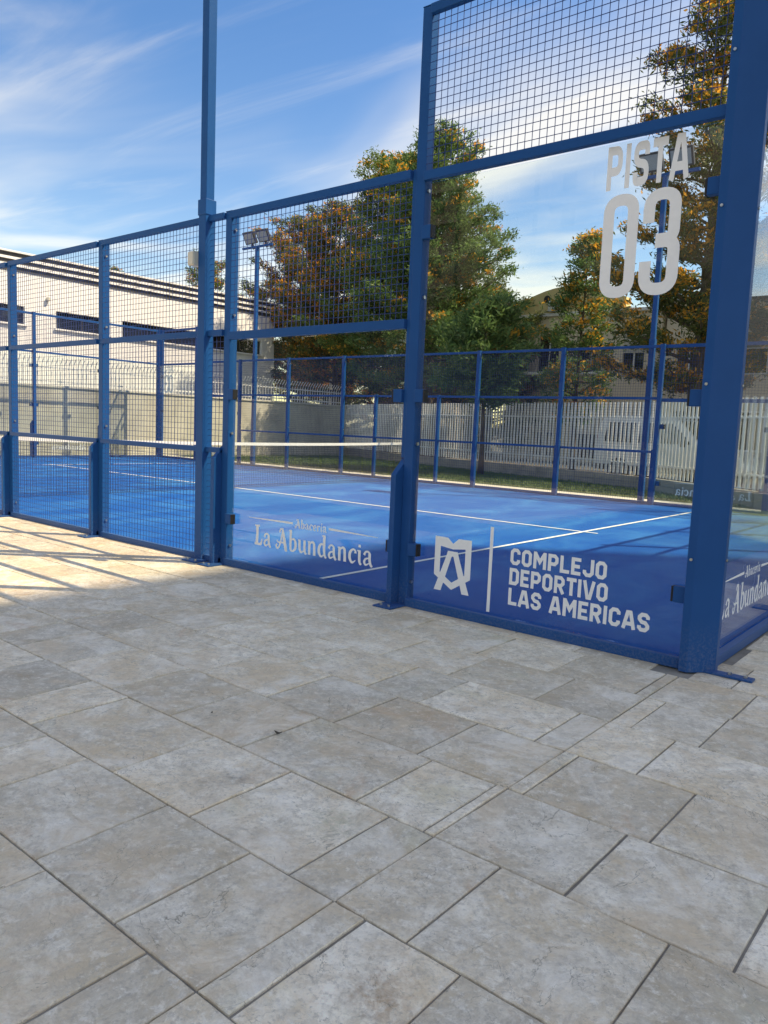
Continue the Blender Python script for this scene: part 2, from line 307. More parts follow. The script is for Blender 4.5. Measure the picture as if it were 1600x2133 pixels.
# paving: bed sheet plus single slabs
bed = MB()
for x0, x1, y0, y1 in ((-30, -.0, -12, .03), (.0, 3.1, -12, 11.2)):
    bed.add([(x0,y0,-.0075),(x1,y0,-.0075),(x1,y1,-.0075),(x0,y1,-.0075)], [(0,1,2,3)])
paving = structure(bed.build('paving', M['joint']), 'grey stamped stone paving in running rows', 'paving')
LINES = [-4.60, -4.15, -3.70, -3.25, -2.805, -2.355, -1.912, -1.465, -1.03, -.588, -.135]
KNOWN = {-3.70: [-.72, -.23], -3.25: [-1.29, -.79, -.38, .07], -2.805: [-2.51, -2.05, -1.74, -1.13, -.68, -.22, .20, .69],
 -2.355: [-3.13, -2.83, -2.39, -1.89, -1.43, -.97, -.37, -.085, .40, .84], -1.912: [-3.96, -3.16, -2.72, -2.11, -1.82, -1.32, -.895, -.45, .02, .47],
 -1.465: [-3.81, -3.52, -2.93, -2.46, -2.01, -1.59, -1.10, -.785, -.18, .25], -1.03: [-3.63, -3.09, -2.75, -2.28, -1.835, -1.38, -.92, -.42],
 -.588: [-2.85, -2.38, -1.94, -1.64, -1.03, -.57, -.105, .35], -.135: [-2.6, -2.15, -1.7, -1.1, -.65, -.2]}
CUT = -.042
def slab(x0, x1, y0, y1, jit=True):
    if x1-x0 < .03 or y1-y0 < .03: return
    n = 5; zt = rnd.uniform(-.0016, .0016)
    base = []; 
    for (ax, ay), (bx_, by) in (((x0,y0),(x1,y0)), ((x1,y0),(x1,y1)), ((x1,y1),(x0,y1)), ((x0,y1),(x0,y0))):
        for k in range(n): base.append((ax+(bx_-ax)*k/n, ay+(by-ay)*k/n))
    cx, cy_ = (x0+x1)/2, (y0+y1)/2; hx, hy = (x1-x0)/2, (y1-y0)/2
    def ring(ins, j, z):
        out = []
        for px, py in base:
            i_ = ins + rnd.uniform(-j, j)
            qx = cx+(px-cx)*(1-i_/hx); qy = cy_+(py-cy_)*(1-i_/hy); out.append((qx, qy, z))
        return out
    N = len(base); v = ring(.0008, .0004, -.02)+ring(.0014, .0009, -.0035+zt)+ring(.0045, .0018, zt)
    f = [(a*N+i, a*N+(i+1)%N, (a+1)*N+(i+1)%N, (a+1)*N+i) for a in (0, 1) for i in range(N)]+[tuple(range(2*N, 3*N))]
    MB().add(v, f).build('paving_slab', M['slab'], paving)
def row(y0, y1, joints, xmin, xmax):
    js = sorted(joints); pat = [.45, .46, .30, .60, .45, .48]; k = rnd.randrange(6)
    while js[0] > xmin: js.insert(0, js[0]-pat[k % 6]-rnd.uniform(-.015, .015)); k += 1
    while js[-1] < xmax: js.append(js[-1]+pat[k % 6]+rnd.uniform(-.015, .015)); k += 1
    gy = .0022
    for a, b in zip(js, js[1:]):
        ga, gb = rnd.uniform(.0015, .004), rnd.uniform(.0015, .004)
        if a < xmin or b > xmax: a, b = max(a, xmin), min(b, xmax)
        if b-a < .08: continue
        if a+.03 < CUT < b-.03: slab(a+ga, CUT-.002, y0+gy, y1-gy); slab(CUT+.002, b-gb, y0+gy, y1-gy)
        elif abs(a-CUT) <= .03 or abs(b-CUT) <= .03:
            slab(a+ga, b-gb, y0+gy, y1-gy)
        else: slab(a+ga, b-gb, y0+gy, y1-gy)
for i, y in enumerate(LINES[:-1]):
    xmin = -9.8 if y > -2.9 else (-4.0 if y < -3.3 else -6.5)
    row(y, LINES[i+1], KNOWN.get(y, [-.6+rnd.random()*.3]), xmin, 1.6)
row(-.135, .03, KNOWN[-.135], -9.8, -.16)
y = -.135
row(y, .31, [.22], .0, 1.4)
for k in range(6): row(.31+k*.445, .31+(k+1)*.445, [.1+.23*(k % 2)], .06, 1.4)
far = MB()     # rows too far away to tell apart
for i, y in enumerate(LINES[1:-1]):
    far.add([(-28,y+.005,-.001),(-9.81,y+.005,-.001),(-9.81,LINES[i+2]-.005,-.001),(-28,LINES[i+2]-.005,-.001)], [(0,1,2,3)])
far.add([(-28,-12,-.001),(-4.02,-12,-.001),(-4.02,-4.61,-.001),(-28,-4.61,-.001)], [(0,1,2,3)])
far.add([(-4.0,-12,-.001),(3.1,-12,-.001),(3.1,-4.61,-.001),(-4.0,-4.61,-.001)], [(0,1,2,3)])
o = far.build('far_slabs', M['slab'], paving); o['kind'] = 'stuff'

# ------------------------------------------------------------------ lettering strokes
def corner(pts, rad, seg, closed):
    n = len(pts); out = []
    for i, p in enumerate(pts):
        if (not closed and i in (0, n-1)) or rad <= 0: out.append(p); continue
        a = Vector(pts[i-1]); b = Vector(p); c = Vector(pts[(i+1) % n])
        da, dc = (a-b), (c-b); r_ = min(rad, da.length*.49, dc.length*.49)
        if abs(da.normalized().dot(dc.normalized())) > .97: out.append(p); continue
        p0 = b+da.normalized()*r_; p1 = b+dc.normalized()*r_
        for k in range(seg+1):
            t = k/seg; q = p0*(1-t)**2+b*2*t*(1-t)+p1*t*t if seg > 1 else p0*(1-t)+p1*t
            out.append((q.x, q.y))
    return out
def ribbon(pts, w, closed=False):
    n = len(pts); P_ = [Vector(p) for p in pts]; w = w if isinstance(w, (list, tuple)) else [w]*n
    L_, R_ = [], []
    for i in range(n):
        a = P_[i-1] if (i > 0 or closed) else None; c = P_[(i+1) % n] if (i < n-1 or closed) else None
        d1 = (P_[i]-a).normalized() if a is not None else None; d2 = (c-P_[i]).normalized() if c is not None else None
        if d1 is None: d1 = d2
        if d2 is None: d2 = d1
        t = (d1+d2); t = t.normalized() if t.length > 1e-6 else d1
        nn = Vector((-t.y, t.x)); k = min(2.0, 1/max(.3, nn.dot(Vector((-d1.y, d1.x)))))
        L_.append(P_[i]+nn*w[i]/2*k); R_.append(P_[i]-nn*w[i]/2*k)
    v = [(p.x, p.y) for p in L_+R_]; m = n if closed else n-1
    return v, [(i, n+i, n+(i+1) % n, (i+1) % n) for i in range(m)]
def smooth(pts, ws, sub=6):
    n = len(pts); out = []; wo_ = []
    for i in range(n-1):
        p0, p1, p2, p3 = [Vector(pts[max(0, min(n-1, j))]) for j in (i-1, i, i+1, i+2)]
        for k in range(sub):
            t = k/sub
            q = .5*((2*p1)+(-p0+p2)*t+(2*p0-5*p1+4*p2-p3)*t*t+(-p0+3*p1-3*p2+p3)*t**3)
            out.append((q.x, q.y)); wo_.append(ws[i]*(1-t)+ws[i+1]*t)
    out.append(pts[-1]); wo_.append(ws[-1]); return out, wo_
l_, r_, b_, T_, m_ = .11, .57, .105, .895, .5
BLOCK = {  # width, [(points, closed, rounded)]
 'C': (.68, [([(r_,.66),(r_,T_),(l_,T_),(l_,b_),(r_,b_),(r_,.34)],0,1)]), 'O': (.68, [([(l_,b_),(l_,T_),(r_,T_),(r_,b_)],1,1)]),
 'M': (.86, [([(.11,0),(.11,1)],0,0),([(.75,0),(.75,1)],0,0),([(.13,.93),(.43,.42),(.73,.93)],0,0)]),
 'P': (.68, [([(l_,0),(l_,1)],0,0),([(l_,T_),(r_,T_),(r_,.42),(l_,.42)],0,1)]), 'L': (.60, [([(l_,1),(l_,b_),(.6,b_)],0,0)]),
 'E': (.62, [([(l_,0),(l_,1)],0,0),([(l_,T_),(.6,T_)],0,0),([(l_,m_),(.54,m_)],0,0),([(l_,b_),(.6,b_)],0,0)]),
 'J': (.66, [([(r_,1),(r_,b_),(l_,b_),(l_,.38)],0,1)]), 'D': (.68, [([(l_,b_),(l_,T_)],0,0),([(l_,T_),(r_,T_),(r_,b_),(l_,b_)],0,1),([(.0,T_),(.2,T_)],0,0),([(.0,b_),(.2,b_)],0,0)]),
 'R': (.70, [([(l_,0),(l_,1)],0,0),([(l_,T_),(r_,T_),(r_,.45),(l_,.45)],0,1),([(.36,.42),(.60,0)],0,0)]),
 'T': (.62, [([(0,T_),(.62,T_)],0,0),([(.31,T_),(.31,0)],0,0)]), 'I': (.22, [([(.11,0),(.11,1)],0,0)]),
 'V': (.74, [([(.08,1),(.30,.06),(.44,.06),(.66,1)],0,0)]), 'A': (.76, [([(.08,0),(.30,T_),(.46,T_),(.68,0)],0,0),([(.2,.29),(.56,.29)],0,0)]),
 'S': (.68, [([(r_,.68),(r_,T_),(l_,T_),(l_,.53),(r_,.47),(r_,b_),(l_,b_),(l_,.32)],0,1)]), ' ': (.34, []),
 '0': (.68, [([(l_,b_),(l_,T_),(r_,T_),(r_,b_)],1,1)]),
 '3': (.68, [([(l_,.66),(l_,T_),(r_,T_),(r_,.52),(.28,.52)],0,1),([(.28,.50),(r_,.50),(r_,b_),(l_,b_),(l_,.34)],0,1)])}
def block_text(txt, w, rad, seg, gap=.10):
    """strokes of a line of block capitals, cap height 1"""
    out = []; x = 0
    for ch in txt:
        cw, st = BLOCK[ch]
        for pts, closed, rd in st:
            q = corner(pts, rad if rd else 0, seg, bool(closed)); out.append(ribbon([(p[0]+x, p[1]) for p in q], w, bool(closed)))
        x += cw+gap
    return out, x-gap
ORN = {
 'L': (.60, [([(.20,1.0),(.21,.6),(.17,.06)],[.20,.17,.2]),([(.02,.055),(.28,.055),(.48,.09),(.57,.34)],[.11,.11,.14,.03]),([(.03,.96),(.40,.97)],[.07,.07])]),
 'a': (.58, [([(.40,.56),(.41,.25),(.50,.03),(.58,.05)],[.15,.15,.13,.05]),([(.08,.46),(.16,.60),(.30,.63),(.42,.54)],[.14,.09,.09,.12]),([(.40,.36),(.18,.30),(.10,.16),(.18,.04),(.38,.12)],[.05,.09,.14,.09,.05])]),
 'A': (.80, [([(.40,1.02),(.52,.55),(.66,.05),(.76,.02)],[.12,.20,.20,.08]),([(.42,.98),(.32,.5),(.18,.12),(.05,.03),(-.03,.14),(.04,.23)],[.06,.09,.10,.10,.09,.10]),([(.02,.42),(.16,.33),(.58,.36)],[.05,.09,.07]),([(.22,.82),(.28,.98),(.44,1.0)],[.10,.08,.08])]),
 'b': (.58, [([(.14,1.02),(.13,.5),(.14,.06)],[.17,.15,.15]),([(.14,.50),(.32,.61),(.47,.46),(.46,.18),(.30,.03),(.12,.05)],[.05,.10,.16,.16,.09,.07]),([(.0,.98),(.16,1.0)],[.05,.07])]),
 'u': (.60, [([(.11,.63),(.12,.22),(.22,.05),(.42,.14)],[.16,.15,.12,.04]),([(.45,.63),(.45,.2),(.52,.03),(.60,.05)],[.16,.15,.12,.05]),([(.0,.60),(.12,.61)],[.05,.06])]),
 'n': (.60, [([(.12,.63),(.12,.0)],[.15,.16]),([(.14,.46),(.28,.61),(.42,.55),(.45,.3),(.46,.0)],[.04,.10,.15,.15,.17]),([(.0,.60),(.14,.61)],[.05,.06])]),
 'd': (.60, [([(.44,1.02),(.44,.3),(.52,.03),(.60,.05)],[.17,.15,.12,.05]),([(.44,.50),(.28,.61),(.12,.45),(.12,.18),(.26,.03),(.44,.14)],[.05,.10,.16,.16,.10,.05]),([(.28,.98),(.46,1.0)],[.05,.07])]),
 'c': (.50, [([(.44,.46),(.42,.58),(.28,.62),(.12,.46),(.11,.2),(.25,.03),(.46,.15)],[.15,.10,.09,.15,.16,.11,.03])]),
 'i': (.28, [([(.13,.63),(.13,.2),(.19,.03),(.27,.05)],[.15,.15,.12,.05]),([(.06,.82),(.20,.82)],[.12,.12]),([(.0,.60),(.14,.61)],[.05,.06])]),
 'e': (.50, [([(.14,.32),(.42,.40),(.40,.57),(.27,.62),(.12,.46),(.11,.2),(.25,.03),(.46,.15)],[.07,.10,.10,.09,.15,.16,.11,.03])]),
 'r': (.44, [([(.12,.63),(.12,.0)],[.15,.16]),([(.14,.46),(.26,.60),(.42,.56)],[.04,.10,.15]),([(.0,.60),(.14,.61)],[.05,.06])]),
 'í': (.28, [([(.13,.63),(.13,.2),(.19,.03),(.27,.05)],[.15,.15,.12,.05]),([(.10,.76),(.26,.94)],[.06,.10])]), ' ': (.30, [])}
def orn_text(txt, gap=.05, bold=1.0):
    out = []; x = 0
    for ch in txt:
        cw, st = ORN[ch]
        for pts, ws in st:
            q, w = smooth(pts, ws) if len(pts) > 2 else (pts, ws); out.append(ribbon([(p[0]+x, p[1]) for p in q], [k*bold for k in w]))
        x += cw+gap
    return out, x-gap
def place(strokes, W, a0, a1, z0, z1, H=1.0):
    """scale strokes of width W, height H into the box a0..a1, z0..z1"""
    return [([(a0+(a1-a0)*p[0]/W, z0+(z1-z0)*p[1]/H) for p in v], f) for v, f in strokes]
def letters(name, strokes, fn, parent, mt='vinyl'):
    mb = MB()
    for i, (v, f) in enumerate(strokes): mb.add([fn(p[0], p[1], .0012+.00012*(i % 12)) for p in v], f)
    return mb.build(name, M[mt], parent)
def sponsor(fn, parent, flip=1):
    """the sponsor's name: fn maps metres from the panel's reading start"""
    s, W = orn_text('La Abundancia'); letters('sponsor_lettering', place(s, W, .0, 1.32, .225, .395), fn, parent)
    s, W = orn_text('Abacería'); letters('sponsor_lettering', place(s, W, .49, .84, .422, .492), fn, parent)
    letters('sponsor_rule', [ribbon([(-.08,.449),(.462,.455)], [.003, .018]), ribbon([(.865,.455),(1.36,.449)], [.018, .003])], fn, parent)
def pista(fn, parent):
    s, W = block_text('PISTA', .20, .2, 5, .12); letters('court_lettering', place(s, W, .0, .462, 2.645, 2.885), fn, parent)
    o_ = corner([(.045,.0+.05),(.045,.55),(.155,.55),(.155,.05)], .09, 6, True)
    big = [([(x+.0, z+2.06-.0) for x, z in o_], .062)]
    v, f = ribbon([(x, z+2.045) for x, z in corner([(.031,.031),(.031,.539),(.174,.539),(.174,.031)], .095, 7, True)], .064, True)
    n3a = ribbon([(x, z+2.045) for x, z in corner([(.265,.39),(.265,.539),(.408,.539),(.408,.297),(.31,.297)], .085, 7, False)], .064)
    n3b = ribbon([(x, z+2.045) for x, z in corner([(.31,.285),(.415,.285),(.415,.031),(.262,.031),(.262,.185)], .085, 7, False)], .066)
    letters('court_number', [(v, f), n3a, n3b], fn, parent)
def club(fn, parent):
    for t, a1, z0, z1 in (('COMPLEJO', .65, .415, .522), ('DEPORTIVO', .665, .284, .394), ('LAS AMERICAS', .925, .152, .263)):
        s, W = block_text(t, .205, .13, 1); letters('club_lettering', place(s, W, .0, a1, z0, z1), fn, parent)
    letters('club_rule', [ribbon([(-.146, .076), (-.146, .640)], .024)], fn, parent)
    w = .047; x0, x1 = -.595, -.297; xc = (x0+x1)/2
    def poly(*p): return (list(p), [tuple(range(len(p)))])
    st = []
    for sg, xo in ((1, x0), (-1, x1)):
        st += [poly((xo,.529),(xo+sg*.105,.527),(xc,.490),(xc,.452),(xo+sg*.03,.466),(xo,.466)),
               poly((xo,.4659),(xo+sg*w,.4659),(xo+sg*w,.285),(xo,.262)),
               poly((xo,.2619),(xo+sg*w,.2849),(xc,.222),(xc,.172)),
               poly((xo+sg*.004,.155),(xo+sg*.062,.155),(xo+sg*.142,.402),(xo+sg*.098,.402)),
               poly((xo+sg*.098,.4021),(xc,.4021),(xc,.437),(xo+sg*.108,.437))]
    letters('club_emblem', st, fn, parent)

# ------------------------------------------------------------------ court enclosure
def wires(B, t0, t1, z0, z1, o, pitch=.05, r=.0017):
    mb = MB(); n = max(1, round((t1-t0)/pitch)); k = max(1, round((z1-z0)/pitch))
    for i in range(1, n):
        t = t0+(t1-t0)*i/n; B(mb, t-r, t+r, o-r, o+r, z0, z1)
    for j in range(1, k):
        z = z0+(z1-z0)*j/k; B(mb, t0, t1, o+r*.9, o+r*2.9, z-r, z+r)
    return mb
class Wall:
    """one wall of the enclosure; t runs along it, o is the distance outwards, boxes stay square to the court"""
    def __init__(s, name, label, fn, pt):
        s.root = empty(name, label, 'court wall', 'walls of the padel court'); s.fn = fn; s.pt = pt
    def B(s, mb, t0, t1, o0, o1, z0, z1, mi=0):
        a = s.fn(t0, o0); b = s.fn(t1, o1); mb.box(a[0], b[0], a[1], b[1], z0, z1, mi)
    def box(s, name, m, t0, t1, o0, o1, z0, z1, parent=None, bevel=.003):
        mb = MB(); s.B(mb, t0, t1, o0, o1, z0, z1); return mb.build(name, M[m], parent or s.root, bevel=bevel)
    def rail(s, t0, t1, z0, z1, o0=-.045, o1=.0): return s.box('rail', 'blue', t0, t1, o0, o1, z0, z1, bevel=.004)
    def mesh(s, t0, t1, z0, z1):
        o = wires(s.B, t0, t1, z0, z1, -.028).build('wire_mesh', M['wire'], s.root); o['kind'] = 'stuff'; return o
    def glass(s, t0, t1, z0, z1): return s.box('glass_pane', 'glass', t0, t1, -.062, -.052, z0, z1, bevel=0)
    def text(s, t_ref, d):
        """glyph plane just outside the pane: a runs from t_ref in direction d"""
        return lambda a, z, k: (*s.fn(t_ref+d*a, -.052+k), z)
    def clamp(s, t, d, z):
        c = s.box('glass_clamp', 'blue', t, t+d*.075, -.048, -.005, z-.045, z+.045, bevel=.004)
        mb = MB(); s.B(mb, t+d*.0752, t+d*.087, -.0505, -.006, z-.043, z+.043); mb.build('rubber_pad', M['black'], c, bevel=.002)
    def post(s, t, h, half=.04, fin=True, plate=True, bolts=True, sidef=1, finside=1):
        p = s.box('post', 'blue', t-half, t+half, -.105, -.025, 0, h, bevel=.005)
        s.box('cap', 'blue', t-half-.002, t+half+.002, -.107, -.023, h+.0005, h+.006, p, .002)
        if fin:
            a, b = sorted((t+finside*half, t+finside*(half+.045))); mb = MB()
            q = []
            for tt in (a, b):
                for oo, z in ((-.06, 0), (.055, 0), (.055, .93), (-.06, 1.04)): q.append((*s.fn(tt, oo), z))
            mb.add(q, [(0,1,2,3), (7,6,5,4), (0,4,5,1), (1,5,6,2), (2,6,7,3), (3,7,4,0)])
            mb.build('stiffener', M['blue'], p, bevel=.003)
        if plate:
            pl = s.box('base_plate', 'blue', t-.05, t+.11*finside, -.03, .17, .0015, .012, p, .002)
            for k in (0, 1):
                c = s.fn(t+finside*(.0+.07*k), .125); MB().tube([(c[0], c[1], .011), (c[0], c[1], .024)], .011, 6).build('bolt', M['steel'], p)
        if bolts:
            for z in (.17, 1.15, 2.15, 2.85):
                if z < h:
                    a = s.fn(t-half, -.062); b = s.fn(t-half-.013, -.062); MB().tube([(a[0], a[1], z), (b[0], b[1], z)], .012, 8).build('bolt', M['steel'], p)
        return p
def side_wall(name, label, fn, near):
    W = Wall(name, label, fn, None)
    P2 = [2*S*k for k in range(11)]
    for k, t in enumerate(P2):
        if k in (0, 10): continue
        tall = k in (1, 9)
        if k == 5: continue
        fs = 1 if k < 5 else -1
        W.post(t+.04, 4.02 if tall else 3.0, fin=True, plate=True, bolts=k not in (1, 9) or True, finside=1)
        if tall:
            a = t+.04+(.04 if k == 1 else -.04); d = 1 if k == 1 else -1
            W.box('post', 'blue', a+d*.001, a+d*.03, -.10, -.03, 1.05, 3.0, bevel=.004)
    def inner(k):   # clear span between posts k and k+1
        return P2[k]+.08, P2[k+1]
    for k in range(10):
        a, b = inner(k)
        if k == 0: a = .08
        if k == 9: b = P2[10]-.08
        if k in (0, 9):
            W.rail(a, b, 0, .06); W.rail(a, b, 2.905, 2.965); W.rail(a, b, 3.955, 4.015)
            g_ = W.glass(a-.01, b+.01, .0605, 2.90); W.mesh(a, b, 2.965, 3.955)
            for z in (.41, 1.48, 2.57): W.clamp(a, 1, z); W.clamp(b, -1, z)
            near_t = P2[0] if k == 0 else P2[10]
            if near: 
                if k == 0: pista(W.text(.735, -1), g_); club(W.text(1.21, -1), g_)
                else: pista(W.text(P2[10]-.27, -1), g_)
            else:
                if k == 0: pista(W.text(.27, 1), g_); club(W.text(.30, 1), g_)
                else: pista(W.text(P2[10]-.735, 1), g_)
        elif k in (1, 8):
            if k == 1: a += .03
            W.rail(a, b, 0, .06); W.rail(a, b, 1.94, 2.005); W.rail(a, b, 2.935, 2.995)
            g_ = W.glass(a-.01, b+.01, .0605, 1.935); W.mesh(a, b, 2.005, 2.935)
            for z in (.41, 1.48): W.clamp(a, 1, z); W.clamp(b, -1, z)
            if near: sponsor(W.text(3.685 if k == 1 else P2[10]-2.4, -1), g_)
            else: sponsor(W.text(2.32 if k == 1 else P2[10]-3.7, 1), g_)
        else:
            cuts = [a, b]
            if k == 2 and near: cuts = [a, 4.36-.052, 4.36+.052, b]
            if k == 7 and near: cuts = [a, 20*S-4.36-.052, 20*S-4.36+.052, b]
            if k == 4: cuts = [a, 9.16-.03, 9.16+.03, b+.04]
            if k == 5: cuts = [a-.04, 11.05-.03, 11.05+.03, b]
            for c0, c1 in zip(cuts[::2], cuts[1::2]):
                W.rail(c0, c1, 0, .055); W.rail(c0, c1, .975, 1.02); W.rail(c0, c1, 1.98, 2.03)
                W.mesh(c0, c1, .055, .975); W.mesh(c0, c1, 1.02, 1.98)
                if k not in (4, 5): W.rail(c0, c1, 2.945, 2.995); W.mesh(c0, c1, 2.03, 2.945)
            if k in (4, 5):
                W.rail(cuts[0], cuts[-1], 2.945, 2.995); W.mesh(cuts[0], cuts[-1], 2.03, 2.945)
                t = 9.16 if k == 4 else 11.05
                W.box('door_post', 'blue', t-.0295, t+.0295, -.075, .01, 0, 2.04, bevel=.004)
    return W
near = side_wall('court_wall', 'near blue side wall with white PISTA 03 lettering, closest to the paving', lambda t, o: (-t, .055-o-.055), True)
farw = side_wall('court_wall', 'far blue mesh side wall in front of the lawn and white slat fence', lambda t, o: (-t, YF-.03+o), False)
def end_wall(label, fn, right, corner_x):
    W = Wall('court_wall', label, fn, None); P5 = [YF*k/5 for k in range(6)]
    for k in range(1, 5): W.post(P5[k], 4.02, finside=1 if right else -1, bolts=False)
    for k in range(5):
        a = P5[k]+(.04 if k else .13); b = P5[k+1]-(.04 if k < 4 else .13)
        W.rail(a, b, 0, .06); W.rail(a, b, 2.925, 2.975); W.rail(a, b, 3.955, 4.015)
        g_ = W.glass(a-.008, b+.008, .0605, 2.92); W.mesh(a, b, 2.975, 3.955)
        for z in (.41, 1.48, 2.57):
            if k: W.clamp(a, 1, z)
            if k < 4: W.clamp(b, -1, z)
        if right and k == 0: sponsor(W.text(.34, 1), g_)
        if not right and k == 3: sponsor(W.text(8.0, -1), g_)
        if not right and k == 1: sponsor(W.text(3.9, -1), g_)
    return W
endr = end_wall('glass end wall of the court around the corner, running out of the frame', lambda t, o: (o+.055, t), True, 0)
endl = end_wall('distant glass end wall in front of the bare concrete wall', lambda t, o: (XL-.055-o, t), False, XL)
# chamfered corner posts
def corner_post(cx, cy_, sx_, sy, label):
    e = empty('corner_post', label, 'post', 'corner posts of the court', (cx, cy_, 0))
    poly = [(-.08,-.04),(-.035,-.04),(.08,.08),(.08,.13),(.02,.13),(-.08,.03)]
    p = MB().prism([(x*sx_, y*sy) for x, y in poly], 0, 4.03).build('post', M['blue'], e, bevel=.004)
    for a, b in (((-.058,-.041), (0,-1)), ((.081,.105), (1,0))):
        for z in (.62, 1.55, 2.45, 3.2): 
            q = Vector((a[0]*sx_, a[1]*sy)); d = Vector((b[0]*sx_, b[1]*sy))*.006; MB().tube([(q.x,q.y,z),(q.x+d.x,q.y+d.y,z)], .008, 8).build('bolt', M['steel'], e)
    MB().box(.02*sx_, .28*sx_, .03*sy, .10*sy, .002, .014).build('base_plate', M['blue'], e, bevel=.002)
    for x in (.16, .24): MB().tube([(x*sx_, .065*sy, .013), (x*sx_, .065*sy, .028)], .011, 6).build('bolt', M['steel'], e)
corner_post(0, 0, 1, 1, 'broad chamfered blue corner post between the PISTA 03 glass and the end glass')
corner_post(0, YF, 1, -1, 'corner post at the far end of the near glass end wall')
corner_post(XL, YF, -1, -1, 'distant dark blue corner post beside the concrete wall')
corner_post(XL, 0, -1, 1, 'corner post at the distant end of the near side wall')

# net
net = empty('padel_net', 'black padel net with white top band across the blue court', 'net', None, (NETX, YF/2, 0))
def net_top(y): return .86+.06*((y)/(YF/2))**2
mb = MB(); hh = YF/2-.12; n = int(2*hh/.045)
for i in range(n+1):
    y = -hh+2*hh*i/n; mb.box(-.0012, .0012, y-.0021, y+.0021, .01, net_top(y)-.02)
for j in range(19):
    z = .012+j*.045
    for i in range(40):
        y0 = -hh+2*hh*i/40; y1 = -hh+2*hh*(i+1)/40
        mb.add([(-.0012,y0,z*net_top(y0)/.86-.0022),(-.0012,y1,z*net_top(y1)/.86-.0022),(-.0012,y1,z*net_top(y1)/.86+.0022),(-.0012,y0,z*net_top(y0)/.86+.0022),(.0018,y0,z*net_top(y0)/.86),(.0018,y1,z*net_top(y1)/.86)], [(0,1,2,3),(0,4,5,1),(3,2,5,4)])
o = mb.build('net_mesh', M['netcord'], net); o['kind'] = 'stuff'
mb = MB()
for i in range(40):
    y0 = -hh+2*hh*i/40; y1 = -hh+2*hh*(i+1)/40; a, b = net_top(y0), net_top(y1)
    mb.add([(-.008,y0,a-.055),(.008,y0,a-.055),(.008,y0,a),(-.008,y0,a),(-.008,y1,b-.055),(.008,y1,b-.055),(.008,y1,b),(-.008,y1,b)], [(0,1,5,4),(1,2,6,5),(2,3,7,6),(3,0,4,7)])
mb.build('top_band', M['bandwhite'], net)
for s_ in (-1, 1): MB().box(-.04, .04, s_*(hh+.0)-.035, s_*hh+.035, 0, .93).build('net_post', M['blue'], net, bevel=.005)

# floodlight poles
def flood_pole(x, y, face, label):
    e = empty('floodlight_pole', label, 'floodlight', 'floodlight poles of the court', (x, y, 0))
    MB().box(-.05, .05, -.05, .05, 0, 3.05).build('lower_post', M['blue'], e, bevel=.005)
    MB().box(-.056, .056, -.056, .056, 3.0, 3.13).build('sleeve', M['blue'], e, bevel=.004)
    MB().box(-.043, .043, -.043, .043, 3.1, 6.1).build('upper_pole', M['blue'], e, bevel=.005)
    MB().box(-.07, .12, -.17, .07, .002, .014).build('base_plate', M['blue'], e, bevel=.002)
    for dx_ in (-.03, .08): MB().tube([(dx_, -.13, .013), (dx_, -.13, .03)], .011, 6).build('bolt', M['steel'], e)
    cbm = MB().box(-.62, .62, -.03, .03, 6.102, 6.16).build('crossbar', M['blue'], e, bevel=.004)
    for d in (-.28, .28):
        h = MB(); h.box(-.22, .22, -.055, .03, -.17, .17)
        for k in range(7): h.box(-.21, .21, .031, .06, -.15+k*.047, -.138+k*.047)
        lamp = h.build('floodlight', M['darkmetal'], e, (d, face*.02, 6.40), bevel=.006)
        lamp.rotation_euler = (R(28), 0, 0 if face < 0 else math.pi)
        MB().box(-.185, .185, -.0605, -.0555, -.135, .135).build('lens', M['lampface'], lamp)
        MB().box(-.02, .02, -.04, .02, -.32, -.17).build('bracket', M['darkmetal'], lamp)
    return e
pn = flood_pole(-4.36, .02, 1, 'tall blue pole beside the mesh, near side, with beige junction box')
flood_pole(-4.36, YF+.12, -1, 'blue floodlight pole behind the far wall, seen through the number 03')
flood_pole(-20*S+4.36, YF+.12, -1, 'twin floodlights on a blue pole in front of the orange trees')
flood_pole(-20*S+4.36, .02, 1, 'floodlight pole at the distant end of the near side wall')
jb = MB().box(-.135, -.052, -.095, -.0, 2.58, 2.70).build('junction_box', M['box'], pn, bevel=.008); jb['label'] = 'beige plastic junction box on the pole'
MB().box(-.13, -.057, -.101, -.0955, 2.587, 2.693).build('lid', M['box'], jb, bevel=.004)

# ------------------------------------------------------------------ white slat fence on low wall
lw = empty('low_wall', 'low grey block wall under the white slat fence', 'wall')
sf = empty('slat_fence', 'tall fence of upright off-white slats behind the lawn', 'fence')
slat_me = None
cum = 0; carry = 0
for (xa, ya), (xb, yb) in zip(FEN, FEN[1:]):
    d = Vector((xb-xa, yb-ya, 0)); L = d.length; d.normalize(); ang = math.atan2(d.y, d.x)
    nb = max(1, round(L/.8))
    for k in range(nb):
        a = Vector((xa, ya, 0))+d*(L*k/nb)
        for c_, (z0, z1) in enumerate(((-.05, .14), (.144, .30))):
            s0 = .2*c_ if k else 0
            o = MB().box(.003, L/nb-.003, -.09, .09, z0, z1).build('block', M['lowwall'], lw, (a.x, a.y, 0), bevel=.008); o.rotation_euler.z = ang
    for z in (.62, 1.75):
        o = MB().box(0, L, .016, .05, z-.02, z+.02).build('rail', M['slat'], sf, (xa, ya, 0)); o.rotation_euler.z = ang
    t = carry
    while t < L:
        if slat_me is None:
            o = MB().box(-.032, .032, -.012, .012, .33, 2.14).build('slat', M['slat'], sf, bevel=.004); slat_me = o.data
        else: o = put('slat', slat_me, sf, bevel=.004)
        o.location = (xa+d.x*t, ya+d.y*t, rnd.uniform(-.008, .008)); o.rotation_euler.z = ang+rnd.uniform(-.05, .05)
        t += .136
    carry = t-L
